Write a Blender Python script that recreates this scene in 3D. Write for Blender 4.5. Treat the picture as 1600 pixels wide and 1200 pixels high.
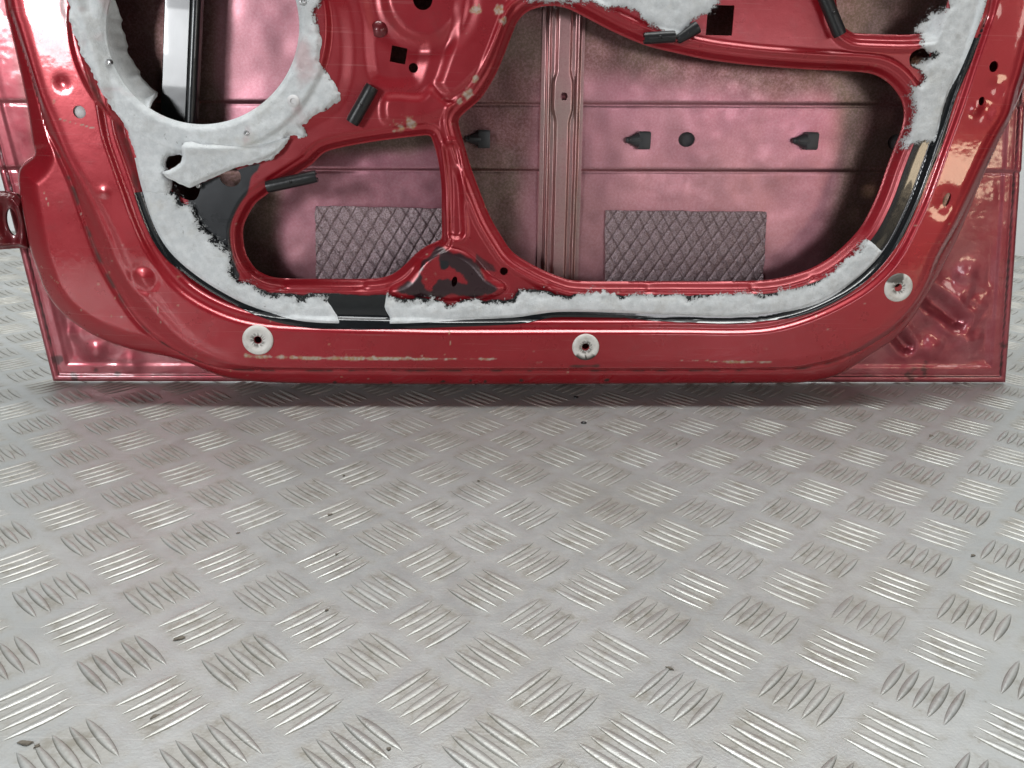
import bpy, bmesh, math, random
import numpy as np
from mathutils import Matrix, Vector
random.seed(4); RNG = np.random.default_rng(7)
for o in list(bpy.data.objects): bpy.data.objects.remove(o)
S = bpy.context.scene; C = S.collection
# ------------------------------------------------------------------ camera
F, PITCH, ROLL, HC = 1328.8, 0.35073, 0.02516, 0.34        # focal in photo pixels (1600 wide), radians, metres
cam = bpy.data.cameras.new('camera'); co = bpy.data.objects.new('camera', cam); C.objects.link(co)
cam.sensor_width = 36; cam.lens = 36*F/1600; cam.clip_start = .01; cam.clip_end = 100
fwd = Vector((0, math.cos(PITCH), -math.sin(PITCH))); up0 = Vector((0, math.sin(PITCH), math.cos(PITCH))); rt0 = Vector((1, 0, 0))
rt = rt0*math.cos(ROLL) + up0*math.sin(ROLL); up = up0*math.cos(ROLL) - rt0*math.sin(ROLL)
co.matrix_world = Matrix(((rt.x, up.x, -fwd.x, 0), (rt.y, up.y, -fwd.y, 0), (rt.z, up.z, -fwd.z, HC), (0, 0, 0, 1)))
S.camera = co
# ------------------------------------------------------------------ world, lamps, exposure
w = bpy.data.worlds.new('World'); S.world = w; w.use_nodes = True
w.node_tree.nodes['Background'].inputs[0].default_value = (.93, .97, 1, 1)
w.node_tree.nodes['Background'].inputs[1].default_value = .03
def area(name, loc, target, sx, sy, power, col):
    l = bpy.data.lights.new(name, 'AREA'); l.shape = 'RECTANGLE'; l.size = sx; l.size_y = sy; l.energy = power; l.color = col
    o = bpy.data.objects.new(name, l); C.objects.link(o); o.location = loc
    o.rotation_euler = (Vector(target)-Vector(loc)).to_track_quat('-Z', 'Y').to_euler(); return o
area('ceiling_lamp', (.1, .80, 2.3), (.1, .80, 0), 2.6, .35, 46, (.975, 1, .985))
area('window_lamp', (-1.12, -1.05, .63), (-.4, .85, .38), .42, .23, 6.2, (.96, .98, 1))
area('left_lamp', (-1.18, -.90, .74), (-.1, .9, .2), .26, .28, 12.5, (.95, .97, 1))
area('front_lamp', (.95, -.95, .46), (.15, .9, .2), .50, .30, 3.6, (.98, .96, 1))
area('right_lamp', (1.75, -.45, .80), (.2, .9, .2), .3, .35, 2.5, (1, .90, .80))
area('cream_wall_standin', (1.80, -1.0, .27), (.45, .9, .25), .30, .15, 1.9, (1, .80, .55))  # added warm lamp; its reflection stands in for a cream wall
area('backdrop_lamp', (0, 1.25, 2.2), (0, 2.0, .5), 2.5, .4, 26, (1, 1, 1))
S.view_settings.view_transform = 'Standard'; S.view_settings.look = 'None'; S.view_settings.gamma = 1
S.view_settings.exposure = 0; S.view_settings.use_curve_mapping = False
S.render.engine = 'CYCLES'
# ------------------------------------------------------------------ photo geometry -> the place
RT, UP, FW = (np.array(v) for v in (rt, up, fwd)); CAM = np.array((0, 0, HC))
def rays(p):
    p = np.atleast_2d(np.asarray(p, float))
    return (p[:, :1]-800)/F*RT + (600-p[:, 1:])/F*UP + FW
def on_floor(p, z=0.0):
    d = rays(p); t = (z-HC)/d[:, 2]; return CAM + d*t[:, None]
PL, PR = on_floor([(84, 595), (1570, 597)], .002)
PL[2] = PR[2] = .002
UX = (PR-PL)/np.linalg.norm(PR-PL); NB = np.array((-UX[1], UX[0], 0.)); LEAN = math.radians(3)
VX = np.array((0, 0, math.cos(LEAN))) + NB*math.sin(LEAN); WX = np.cross(UX, VX); WX /= np.linalg.norm(WX)
def D(p, wd=.068):                       # photo pixel -> (u, v) metres on the door's plane at depth wd
    d = rays(p); O = PL + WX*wd; t = ((O-CAM)@WX)/(d@WX); q = CAM + d*t[:, None] - O
    return np.stack([q@UX, q@VX], 1)
PX = 1.0/np.linalg.norm(D([(801, 300)])[0]-D([(800, 300)])[0]); px = 1/PX      # px: metres per photo pixel on the door
def smooth(poly, n=5, closed=True):
    P = np.asarray(poly, float); N = len(P); out = []
    for i in range(N if closed else N-1):
        g = lambda k: P[k % N] if closed else P[min(max(k, 0), N-1)]
        a, b, c, d = g(i-1), g(i), g(i+1), g(i+2)
        for t in np.arange(n)/n:
            out.append(.5*(2*b + (c-a)*t + (2*a-5*b+4*c-d)*t*t + (3*b-a-3*c+d)*t**3))
    if not closed: out.append(P[-1])
    return np.array(out)
def sdf(poly, U, V):                     # signed distance, positive inside
    sh = U.shape; X = U.ravel().astype(np.float32); Y = V.ravel().astype(np.float32); P = np.asarray(poly, np.float32)
    best = np.full(X.shape, 1e9, np.float32); ins = np.zeros(X.shape, bool)
    for a, b in zip(P, np.roll(P, -1, 0)):
        e = b-a; L = float(e@e)
        if L < 1e-14: continue
        dx = X-a[0]; dy = Y-a[1]; t = np.clip((dx*e[0]+dy*e[1])/L, 0, 1)
        np.minimum(best, (dx-t*e[0])**2+(dy-t*e[1])**2, out=best)
        if a[1] != b[1]: ins ^= ((a[1] > Y) != (b[1] > Y)) & (X < e[0]*(Y-a[1])/e[1]+a[0])
    d = np.sqrt(best); return np.where(ins, d, -d).reshape(sh)
def sdf_box(poly, U, V, far=.06):        # the same, exact only near the shape
    P = np.asarray(poly); lo = P.min(0)-far; hi = P.max(0)+far
    m = (U > lo[0]) & (U < hi[0]) & (V > lo[1]) & (V < hi[1]); out = np.full(U.shape, -far, np.float32)
    if m.any(): out[m] = sdf(P, U[m], V[m])
    return out
def seg(a, b, U, V):
    a = np.asarray(a); e = np.asarray(b)-a; t = np.clip(((U-a[0])*e[0]+(V-a[1])*e[1])/(e@e), 0, 1)
    return np.hypot(U-a[0]-t*e[0], V-a[1]-t*e[1]), t
def ss(x, a, b):
    t = np.clip((x-a)/(b-a), 0, 1); return t*t*(3-2*t)
_tab = RNG.random((256, 256)).astype(np.float32)
def vnoise(x, y):
    xi = np.floor(x).astype(int); yi = np.floor(y).astype(int); fx = x-xi; fy = y-yi
    fx = fx*fx*(3-2*fx); fy = fy*fy*(3-2*fy); T = lambda i, j: _tab[i % 256, j % 256]
    return (T(xi, yi)*(1-fx)+T(xi+1, yi)*fx)*(1-fy)+(T(xi, yi+1)*(1-fx)+T(xi+1, yi+1)*fx)*fy
def fbm(U, V, scale, oct=4, seed=0):
    s = 0; a = .5; f = 1/scale
    for k in range(oct):
        s = s+a*(vnoise(U*f+17.3*k+seed*31.7, V*f+9.1*k+seed*11.3)-.5)*2; a *= .5; f *= 2.03
    return s
# ------------------------------------------------------------------ mesh builders
def link(name, me, m=None, parent=None, smooth_=True):
    o = bpy.data.objects.new(name, me); C.objects.link(o)
    if m is not None: me.materials.append(m)
    if parent is not None: o.parent = parent
    if smooth_: me.polygons.foreach_set('use_smooth', np.ones(len(me.polygons), bool))
    return o
def cut_mesh(name, U, V, W, K, m, parent, attrs={}, skirt=None, thick=None):
    """height field W over the grid U,V kept where K>0; edge snapped to K=0. skirt(u,v,w)->w2 for the rim"""
    U = U.copy(); V = V.copy(); W = W.copy(); K = K.astype(float)
    h = abs(U[0, 1]-U[0, 0])
    gv, gu = np.gradient(K); du = np.gradient(U, axis=1); dv = np.gradient(V, axis=0); gu = gu/du; gv = gv/dv
    g2 = gu*gu+gv*gv; near = (np.abs(K) < .62*h) & (g2 > .05)
    stp = np.where(near, K/np.maximum(g2, .25), 0)
    su = np.clip(-stp*gu, -.75*h, .75*h); sv = np.clip(-stp*gv, -.75*h, .75*h)
    gw_v, gw_u = np.gradient(W); W += gw_u/du*su+gw_v/dv*sv; U += su; V += sv
    K = np.where(near, 0, K)
    r, c = K.shape; idx = np.arange(r*c).reshape(r, c)
    q = np.stack([idx[:-1, :-1], idx[:-1, 1:], idx[1:, 1:], idx[1:, :-1]], -1).reshape(-1, 4)
    k = K.ravel()[q]; inside = k >= 0; n = inside.sum(1); pos = (k > 0).any(1)
    quads = q[(n == 4) & pos]; tr = []
    for j in range(4):
        s = (n == 3) & ~inside[:, j] & pos; tr.append(q[s][:, [(j+1) % 4, (j+2) % 4, (j+3) % 4]])
    tris = np.concatenate(tr); used = np.unique(np.concatenate([quads.ravel(), tris.ravel()]))
    remap = np.full(r*c, -1); remap[used] = np.arange(len(used)); quads = remap[quads]; tris = remap[tris]
    co_ = np.stack([U.ravel()[used], -W.ravel()[used], V.ravel()[used]], 1)
    at = {a: v.ravel()[used] for a, v in attrs.items()}
    if skirt is not None:
        e = np.concatenate([quads[:, [i, (i+1) % 4]] for i in range(4)]+[tris[:, [i, (i+1) % 3]] for i in range(3)])
        N = len(used); key = e[:, 0]*N+e[:, 1]; rev = e[:, 1]*N+e[:, 0]; b = e[~np.isin(key, rev)]
        bv = np.unique(b); m2 = np.full(N, -1); m2[bv] = N+np.arange(len(bv))
        w2 = skirt(co_[bv, 0], co_[bv, 2], -co_[bv, 1]); ring = co_[bv].copy(); ring[:, 1] = -w2
        co_ = np.concatenate([co_, ring]); quads = np.concatenate([quads, np.stack([b[:, 1], b[:, 0], m2[b[:, 0]], m2[b[:, 1]]], 1)])
        at = {a: np.concatenate([v, v[bv]]) for a, v in at.items()}
    me = bpy.data.meshes.new(name); nq, nt = len(quads), len(tris)
    me.vertices.add(len(co_)); me.vertices.foreach_set('co', co_.ravel())
    lv = np.concatenate([quads.ravel(), tris.ravel()]).astype(np.int32); me.loops.add(len(lv)); me.loops.foreach_set('vertex_index', lv)
    me.polygons.add(nq+nt); st = np.concatenate([np.arange(nq)*4, nq*4+np.arange(nt)*3]).astype(np.int32)
    me.polygons.foreach_set('loop_start', st)
    me.update(calc_edges=True)
    if skirt is not None:                 # crisp cut edge between sheet and rim
        ev = np.zeros(len(me.edges)*2, np.int32); me.edges.foreach_get('vertices', ev); ev = np.sort(ev.reshape(-1, 2).astype(np.int64), 1); NN = len(co_)
        bk = np.sort(b, 1); sh = np.isin(ev[:, 0]*NN+ev[:, 1], bk[:, 0]*NN+bk[:, 1])
        A = me.attributes.new('sharp_edge', 'BOOLEAN', 'EDGE'); A.data.foreach_set('value', sh)
    for a, v in at.items():
        A = me.attributes.new(a, 'FLOAT', 'POINT'); A.data.foreach_set('value', v.astype(np.float32))
    me.validate()
    return link(name, me, m, parent)
def bm_obj(name, bm, m, parent=None, smooth_=True, ang=None):
    bmesh.ops.recalc_face_normals(bm, faces=bm.faces); me = bpy.data.meshes.new(name); bm.to_mesh(me); bm.free()
    o = link(name, me, m, parent, smooth_)
    if ang:
        for e in me.edges: pass
        me.set_sharp_from_angle(angle=math.radians(ang))
    return o
def lathe(bm, prof, M, n=32):            # prof: (r, y) pairs, axis along local -Y (towards the viewer)
    rings = []
    for r, h in prof:
        rings.append([bm.verts.new(M@Vector((r*math.cos(2*math.pi*i/n), -h, r*math.sin(2*math.pi*i/n)))) for i in range(n)])
    for a, b in zip(rings, rings[1:]):
        for i in range(n): bm.faces.new((a[i], a[(i+1) % n], b[(i+1) % n], b[i]))
    return rings
def box(bm, M, sx, sy, sz, bev=.0):
    r = bmesh.ops.create_cube(bm, size=1, matrix=M@Matrix.Diagonal((sx, sy, sz, 1)))
    if bev: bmesh.ops.bevel(bm, geom=list({e for v in r['verts'] for e in v.link_edges}), offset=bev, segments=2, affect='EDGES', profile=.6)
def tagit(o, label, cat, group=None, kind=None):
    o['label'] = label; o['category'] = cat
    if group: o['group'] = group
    if kind: o['kind'] = kind
    return o
# ------------------------------------------------------------------ materials
def mat(name):
    m = bpy.data.materials.new(name); m.use_nodes = True; nt = m.node_tree
    return m, nt, nt.nodes['Principled BSDF']
def nd(nt, t, **kw):
    n = nt.nodes.new(t)
    for k, v in kw.items():
        if k in ('operation', 'data_type', 'blend_type', 'attribute_name', 'noise_dimensions', 'distance', 'feature'): setattr(n, k, v)
        else: n.inputs[k].default_value = v
    return n
def noise(nt, scale, detail=4, rough=.6, vec=None):
    n = nd(nt, 'ShaderNodeTexNoise', Scale=scale, Detail=detail, Roughness=rough); nt.links.new(vec or obj_co(nt), n.inputs['Vector']); return n.outputs['Fac']
def obj_co(nt):
    for n in nt.nodes:
        if n.type == 'TEX_COORD': return n.outputs['Object']
    return nt.nodes.new('ShaderNodeTexCoord').outputs['Object']
def ramp(nt, fac, a, b, va=0., vb=1.):
    n = nt.nodes.new('ShaderNodeMapRange'); n.interpolation_type = 'SMOOTHSTEP'; nt.links.new(fac, n.inputs[0])
    n.inputs[1].default_value = a; n.inputs[2].default_value = b; n.inputs[3].default_value = va; n.inputs[4].default_value = vb; return n.outputs[0]
def mix(nt, fac, a, b):
    n = nt.nodes.new('ShaderNodeMix'); n.data_type = 'RGBA'
    if isinstance(fac, float): n.inputs[0].default_value = fac
    else: nt.links.new(fac, n.inputs[0])
    for s, v in ((6, a), (7, b)):
        if isinstance(v, tuple): n.inputs[s].default_value = v if len(v) == 4 else (*v, 1)
        else: nt.links.new(v, n.inputs[s])
    return n.outputs[2]
def math_(nt, op, a, b):
    n = nt.nodes.new('ShaderNodeMath'); n.operation = op
    for s, v in ((0, a), (1, b)):
        if isinstance(v, (int, float)): n.inputs[s].default_value = v
        else: nt.links.new(v, n.inputs[s])
    return n.outputs[0]
def attr(nt, name): return nd(nt, 'ShaderNodeAttribute', attribute_name=name).outputs['Fac']
def bump(nt, b, h, dist, strength=1.0, prev=None):
    n = nt.nodes.new('ShaderNodeBump'); n.inputs['Strength'].default_value = strength; n.inputs['Distance'].default_value = dist
    nt.links.new(h, n.inputs['Height'])
    if prev is not None: nt.links.new(prev, n.inputs['Normal'])
    nt.links.new(n.outputs[0], b.inputs['Normal']); return n.outputs[0]
def L(nt, a, b): nt.links.new(a, b)

m_paint, nt, b = mat('red_paint')        # glossy red with metallic flake; black butyl, primer scuffs and dirt where they lie
col = mix(nt, ramp(nt, noise(nt, 9, 3), .35, .7), (.33, .005, .012), (.38, .009, .020))
col = mix(nt, ramp(nt, noise(nt, 1800, 2), .35, .75, 0, .35), col, (.42, .04, .06))
black = attr(nt, 'black'); scuff = attr(nt, 'scuff'); dirt = attr(nt, 'dirt')
col = mix(nt, scuff, col, mix(nt, ramp(nt, noise(nt, 260, 3), .4, .65), (.50, .42, .36), (.42, .25, .13)))
col = mix(nt, ramp(nt, noise(nt, 38, 7, .72), .52, .80, 0, .30), col, (.16, .045, .045))   # dust and grime
for rot, th in ((.35, .66), (1.9, .675)):
    mp = nd(nt, 'ShaderNodeMapping'); mp.inputs['Scale'].default_value = (9, 9, 600); mp.inputs['Rotation'].default_value = (0, rot, 0); L(nt, obj_co(nt), mp.inputs[0])
    col = mix(nt, ramp(nt, noise(nt, 1, 3, .6, mp.outputs[0]), th, th+.03, 0, .30), col, (.48, .16, .16))
col = mix(nt, black, col, (.010, .012, .016))
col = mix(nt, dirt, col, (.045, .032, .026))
L(nt, col, b.inputs['Base Color']); b.inputs['Metallic'].default_value = .30
rg = math_(nt, 'ADD', ramp(nt, noise(nt, 30, 4), .3, .7, .26, .36), math_(nt, 'MULTIPLY', math_(nt, 'MAXIMUM', scuff, dirt), .4))
L(nt, rg, b.inputs['Roughness'])
cw = math_(nt, 'SUBTRACT', ramp(nt, attr(nt, 'inner'), 0, 1, .85, .45), math_(nt, 'MULTIPLY', math_(nt, 'MAXIMUM', scuff, dirt), .8)); L(nt, cw, b.inputs['Coat Weight']); L(nt, ramp(nt, attr(nt, 'inner'), 0, 1, .06, .34), b.inputs['Coat Roughness']); L(nt, ramp(nt, attr(nt, 'inner'), 0, 1, 1.5, 1.65), b.inputs['Coat IOR'])
p1 = bump(nt, b, noise(nt, 55, 3), .0006, .35); bump(nt, b, noise(nt, 700, 2), .00012, .35, p1)
nn = nt.nodes.new('ShaderNodeBump'); nn.inputs['Strength'].default_value = .25; nn.inputs['Distance'].default_value = .0008
L(nt, noise(nt, 40, 3), nn.inputs['Height']); L(nt, nn.outputs[0], b.inputs['Coat Normal'])

m_skin, nt, b = mat('mauve_overspray')   # thin red coat dusted over grey primer; glossier full coat on the rim outside the frame
gl = attr(nt, 'gloss')
col = mix(nt, ramp(nt, noise(nt, 3.0, 3), .30, .72), (.51, .20, .265), (.46, .225, .24))
col = mix(nt, ramp(nt, noise(nt, 7, 5, .65), .50, .80, 0, .15), col, (.44, .33, .34))
spray_shade = math_(nt, 'ADD', attr(nt, 'spray_shade'), math_(nt, 'MULTIPLY', math_(nt, 'SUBTRACT', noise(nt, 11, 4), .5), .5))
col = mix(nt, ramp(nt, spray_shade, .15, .85), mix(nt, ramp(nt, noise(nt, 6, 4), .4, .6), (.20, .140, .105), (.21, .095, .09)), col)  # brown where overspray is missing, with cavity shade behind the edges painted in
col = mix(nt, ramp(nt, noise(nt, 420, 3, .75), .35, .72, 0, .30), col, (.66, .42, .46))
col = mix(nt, ramp(nt, noise(nt, 160, 5, .8), .66, .74, 0, .4), col, (.16, .06, .06))
rim = mix(nt, ramp(nt, noise(nt, 14, 5, .7), .4, .7), (.34, .045, .065), (.44, .12, .14))
rim = mix(nt, ramp(nt, noise(nt, 130, 5, .8), .62, .72, 0, .7), rim, (.10, .03, .03))
col = mix(nt, gl, col, rim)
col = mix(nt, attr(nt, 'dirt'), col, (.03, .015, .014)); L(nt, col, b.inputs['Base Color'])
L(nt, ramp(nt, gl, 0, 1, .88, .55), b.inputs['Metallic']); L(nt, ramp(nt, noise(nt, 60, 4), .3, .7, .34, .42), b.inputs['Roughness'])
L(nt, ramp(nt, gl, 0, 1, .0, .9), b.inputs['Coat Weight']); b.inputs['Coat Roughness'].default_value = .12
p1 = bump(nt, b, noise(nt, 26, 4), .0008, .06); bump(nt, b, noise(nt, 900, 2), .00010, .35, p1)
nn = nt.nodes.new('ShaderNodeBump'); nn.inputs['Strength'].default_value = .5; nn.inputs['Distance'].default_value = .003
L(nt, noise(nt, 22, 3), nn.inputs['Height']); L(nt, nn.outputs[0], b.inputs['Coat Normal'])

m_rib, nt, b = mat('silvery_red_primer')
col = mix(nt, ramp(nt, noise(nt, 12, 4), .35, .7), (.56, .32, .32), (.46, .34, .31)); col = mix(nt, ramp(nt, noise(nt, 500, 3), .4, .7, 0, .35), col, (.40, .16, .18))
L(nt, col, b.inputs['Base Color']); b.inputs['Metallic'].default_value = .8; b.inputs['Roughness'].default_value = .34; bump(nt, b, noise(nt, 800, 2), .0001, .3)
m_pad, nt, b = mat('quilted_bitumen_pad')
col = mix(nt, ramp(nt, noise(nt, 700, 3, .8), .35, .65), (.20, .125, .135), (.46, .37, .39)); L(nt, col, b.inputs['Base Color'])
b.inputs['Metallic'].default_value = .65; b.inputs['Roughness'].default_value = .33
bump(nt, b, noise(nt, 500, 4, .7), .0012, .8)

m_felt, nt, b = mat('white_felt')        # torn white felt, thinning to grey fluff at its torn edges
ed = attr(nt, 'edge'); nz = noise(nt, 520, 5, .72); n2 = noise(nt, 120, 4, .65)
col = mix(nt, ramp(nt, n2, .3, .7), (.66, .69, .70), (.80, .825, .835))
col = mix(nt, ramp(nt, noise(nt, 42, 6, .75), .48, .74, 0, .6), col, (.52, .52, .50))
col = mix(nt, ramp(nt, noise(nt, 230, 4, .7), .64, .72, 0, .55), col, (.22, .22, .20))
col = mix(nt, ramp(nt, noise(nt, 25, 4), .55, .75, 0, .35), col, (.62, .59, .50))
col = mix(nt, attr(nt, 'pink'), col, (.62, .44, .45))
L(nt, col, b.inputs['Base Color']); b.inputs['Roughness'].default_value = .95; b.inputs['Specular IOR Level'].default_value = .1
b.inputs['Sheen Weight'].default_value = .2
col = mix(nt, ramp(nt, ed, .15, .7), mix(nt, nz, (.30, .31, .31), (.72, .74, .74)), col); L(nt, col, b.inputs['Base Color'])
thr = math_(nt, 'ADD', math_(nt, 'MULTIPLY', nz, .62), math_(nt, 'MULTIPLY', n2, .38))
al = ramp(nt, math_(nt, 'SUBTRACT', math_(nt, 'SUBTRACT', ed, .24), math_(nt, 'MULTIPLY', math_(nt, 'SUBTRACT', thr, .5), 2.2)), -.10, .12)
L(nt, al, b.inputs['Alpha'])
p1 = bump(nt, b, n2, .0012, .4); bump(nt, b, nz, .0009, .7, p1)

def plain(name, col, rough, metal=0, coat=0, bscale=0, bdist=0, var=.0):
    m, nt, b = mat(name)
    if var:
        L(nt, mix(nt, ramp(nt, noise(nt, 120, 4), .35, .7), col, tuple(c*(1-var) for c in col)), b.inputs['Base Color'])
    else: b.inputs['Base Color'].default_value = (*col, 1)
    b.inputs['Roughness'].default_value = rough; b.inputs['Metallic'].default_value = metal; b.inputs['Coat Weight'].default_value = coat
    if bscale: bump(nt, b, noise(nt, bscale, 3), bdist, .5)
    return m
m_seal = plain('black_butyl', (.012, .014, .016), .2, coat=.6, bscale=30, bdist=.0006, var=.3)
m_rubber = plain('black_plastic', (.012, .012, .013), .38, bscale=300, bdist=.0004)
m_grey = plain('dark_grey_plastic', (.045, .047, .050), .45, bscale=300, bdist=.0003)
m_channel = plain('black_channel_paint', (.010, .012, .013), .28, coat=.42, bscale=14, bdist=.001)
m_screw = plain('zinc_screw', (.6, .6, .6), .35, 1)
m_plug = plain('white_plug', (.75, .74, .74), .5, var=.1)
m_hinge = plain('dark_red_hinge_paint', (.16, .008, .014), .4, .2, .5, 200, .0004, .3)
m_wall = plain('white_backdrop_paint', (.85, .87, .89), .8, bscale=60, bdist=.0006)
m_flake = plain('dark_debris', (.17, .15, .12), .85, bscale=700, bdist=.001, var=.4)
m_grom, nt, b = mat('white_washer_plastic')
col = mix(nt, ramp(nt, noise(nt, 150, 4), .45, .7, 0, .45), (.74, .72, .68), (.45, .40, .34))
L(nt, mix(nt, attr(nt, 'dirt'), col, (.06, .05, .04)), b.inputs['Base Color']); b.inputs['Roughness'].default_value = .45
bump(nt, b, noise(nt, 300, 3), .0005, .4)

m_floor, nt, b = mat('aluminium_tread_plate')
bar = attr(nt, 'bar'); edge = attr(nt, 'rim'); worn = attr(nt, 'worn')
sp = nt.nodes.new('ShaderNodeSeparateXYZ'); L(nt, obj_co(nt), sp.inputs[0])     # the pressed groups sit on a square lattice: dirt packs between their bars
xx = math_(nt, 'SUBTRACT', sp.outputs[0], .0367715); yy = math_(nt, 'SUBTRACT', sp.outputs[1], .881289); cy_, sy_ = math.cos(.0588563)/.0737177, math.sin(.0588563)/.0737177
ii = math_(nt, 'ADD', math_(nt, 'MULTIPLY', xx, cy_), math_(nt, 'MULTIPLY', yy, sy_)); jj = math_(nt, 'SUBTRACT', math_(nt, 'MULTIPLY', yy, cy_), math_(nt, 'MULTIPLY', xx, sy_))
def cell(v): return math_(nt, 'ABSOLUTE', math_(nt, 'SUBTRACT', v, math_(nt, 'ROUND', v, 0)), 0)
gd = math_(nt, 'MAXIMUM', cell(math_(nt, 'ADD', ii, jj)), cell(math_(nt, 'SUBTRACT', ii, jj)))
gd = math_(nt, 'ADD', gd, math_(nt, 'MULTIPLY', math_(nt, 'SUBTRACT', noise(nt, 70, 5, .75), .5), .42)); grp = ramp(nt, gd, .50, .30)
col = mix(nt, ramp(nt, noise(nt, 6, 6, .65), .35, .65), (.41, .428, .42), (.49, .504, .495))
col = mix(nt, math_(nt, 'MULTIPLY', grp, ramp(nt, noise(nt, 9, 4), .25, .6, .3, .9)), col, (.425, .425, .395))
col = mix(nt, math_(nt, 'MULTIPLY', grp, ramp(nt, noise(nt, 55, 6, .75), .46, .68, 0, .65)), col, (.25, .232, .185))
col = mix(nt, ramp(nt, noise(nt, 95, 6, .75), .62, .74, 0, .65), col, (.20, .18, .14))
col = mix(nt, ramp(nt, noise(nt, 2.2, 7, .7), .48, .68, 0, .5), col, (.32, .31, .275))
col = mix(nt, ramp(nt, noise(nt, 300, 3, .6), .70, .76, 0, .6), col, (.16, .145, .115))
col = mix(nt, math_(nt, 'MULTIPLY', bar, .3), col, (.50, .505, .49))
dn = math_(nt, 'MULTIPLY', edge, ramp(nt, noise(nt, 14, 5, .7), .22, .52)); col = mix(nt, dn, col, (.17, .155, .125))
for rot, sc_, th in ((.4, (3, 420, 1), .70), (-.9, (4, 380, 1), .71), (1.25, (2.5, 460, 1), .715)):      # fine drag scratches
    mp = nd(nt, 'ShaderNodeMapping'); mp.inputs['Scale'].default_value = sc_; mp.inputs['Rotation'].default_value = (0, 0, rot); L(nt, obj_co(nt), mp.inputs[0])
    col = mix(nt, ramp(nt, noise(nt, 1, 3, .6, mp.outputs[0]), th-.05, th+.01, 0, .38), col, (.62, .62, .60) if rot > 0 else (.27, .26, .23))
L(nt, col, b.inputs['Base Color']); b.inputs['Metallic'].default_value = .54; b.inputs['Specular IOR Level'].default_value = .6
rg = ramp(nt, noise(nt, 45, 6, .7), .3, .75, .40, .52); rg = math_(nt, 'ADD', rg, math_(nt, 'MULTIPLY', grp, .05)); rg = math_(nt, 'SUBTRACT', rg, math_(nt, 'MULTIPLY', math_(nt, 'MULTIPLY', bar, worn), .14)); L(nt, rg, b.inputs['Roughness'])
p2 = bump(nt, b, noise(nt, 120, 5, .7), .0004, .25); bump(nt, b, noise(nt, 500, 3), .0004, .45, p2)

# ------------------------------------------------------------------ floor: tread plate with raised five-bar groups
def floor():
    s, yaw, x0, y0 = .0737177, .0588563, .0367715, .881289
    vs = []; fs = []; bar_a = []; rim_a = []; n = 0
    NS, T = 11, (-1., -.88, -.62, 0., .62, .88, 1.)
    ts = np.linspace(-1, 1, NS)
    ex = np.array((math.cos(yaw), math.sin(yaw))); ey = np.array((-math.sin(yaw), math.cos(yaw)))
    rnd = random.Random(3); worn_a = []
    for i in range(-34, 36):
        for j in range(-14, 16):
            for kind in (0, 1):
                c = np.array((x0, y0)) + s*((i+.5*kind)*ex + (j+.5*kind)*ey)
                if c[1] < .22 or c[1] > 1.85 or abs(c[0]) > .52+.76*c[1]: continue
                dr = (ex-ey)/math.sqrt(2) if kind == 0 else (ex+ey)/math.sqrt(2); pr = np.array((-dr[1], dr[0]))
                gw = rnd.random()**1.5; gh = rnd.uniform(.75, 1.1)*(.45 if np.hypot(c[0]-.245, c[1]-.503) < .02 else 1)
                for k in range(5):
                    cc = c + pr*(k-2)*.0088 + dr*rnd.uniform(-.0006, .0006)
                    hl = .0210*rnd.uniform(.96, 1.04); hw = .00305*rnd.uniform(.9, 1.08); hh = .00135*rnd.uniform(.8, 1.1)*gh; wn = min(1, max(0, gw+rnd.uniform(-.2, .2)))
                    for t in ts:
                        a = max(0., 1-t*t)
                        for q in T:
                            p = cc + dr*hl*t + pr*hw*q*a**.85
                            z = hh*(1-abs(q)**2.4)*a**.6 if abs(q) < 1 else -.0003
                            vs.append((p[0], p[1], z)); bar_a.append((1. if abs(q) < .7 else 0.)*a**.3); rim_a.append(1. if abs(q) > .95 else (.6 if abs(q) > .8 else 0.)); worn_a.append(wn)
                    m_ = len(T)
                    for a in range(NS-1):
                        for q in range(m_-1):
                            v0 = n+a*m_+q; fs.append((v0, v0+m_, v0+m_+1, v0+1))
                    n += NS*m_
    xs = np.linspace(-2.6, 2.6, 105); ys = np.linspace(-.8, 1.80, 53); base = n
    for y in ys:
        for x in xs:
            vs.append((x, y, 0)); bar_a.append(0); rim_a.append(0); worn_a.append(0)
    for a in range(len(ys)-1):
        for q in range(len(xs)-1):
            v0 = base+a*len(xs)+q; fs.append((v0, v0+1, v0+1+len(xs), v0+len(xs)))
    me = bpy.data.meshes.new('floor'); me.from_pydata(vs, [], fs)
    A = me.attributes.new('bar', 'FLOAT', 'POINT'); A.data.foreach_set('value', np.array(bar_a, np.float32))
    A = me.attributes.new('worn', 'FLOAT', 'POINT'); A.data.foreach_set('value', np.array(worn_a, np.float32))
    A = me.attributes.new('rim', 'FLOAT', 'POINT'); A.data.foreach_set('value', np.array(rim_a, np.float32))
    bm = bmesh.new(); bm.from_mesh(me); bmesh.ops.recalc_face_normals(bm, faces=[f for f in bm.faces])
    for f in bm.faces:
        if f.normal.z < -.2: f.normal_flip()
    bm.to_mesh(me); bm.free()
    o = link('floor', me, m_floor); o['kind'] = 'structure'
floor()
bm = bmesh.new(); box(bm, Matrix.Translation((0, 1.83, 1.3)), 6, .06, 2.64, .004)
wl = bm_obj('wall', bm, m_wall, None, False); tagit(wl, 'plain white wall standing behind the red car door', 'wall')

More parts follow.
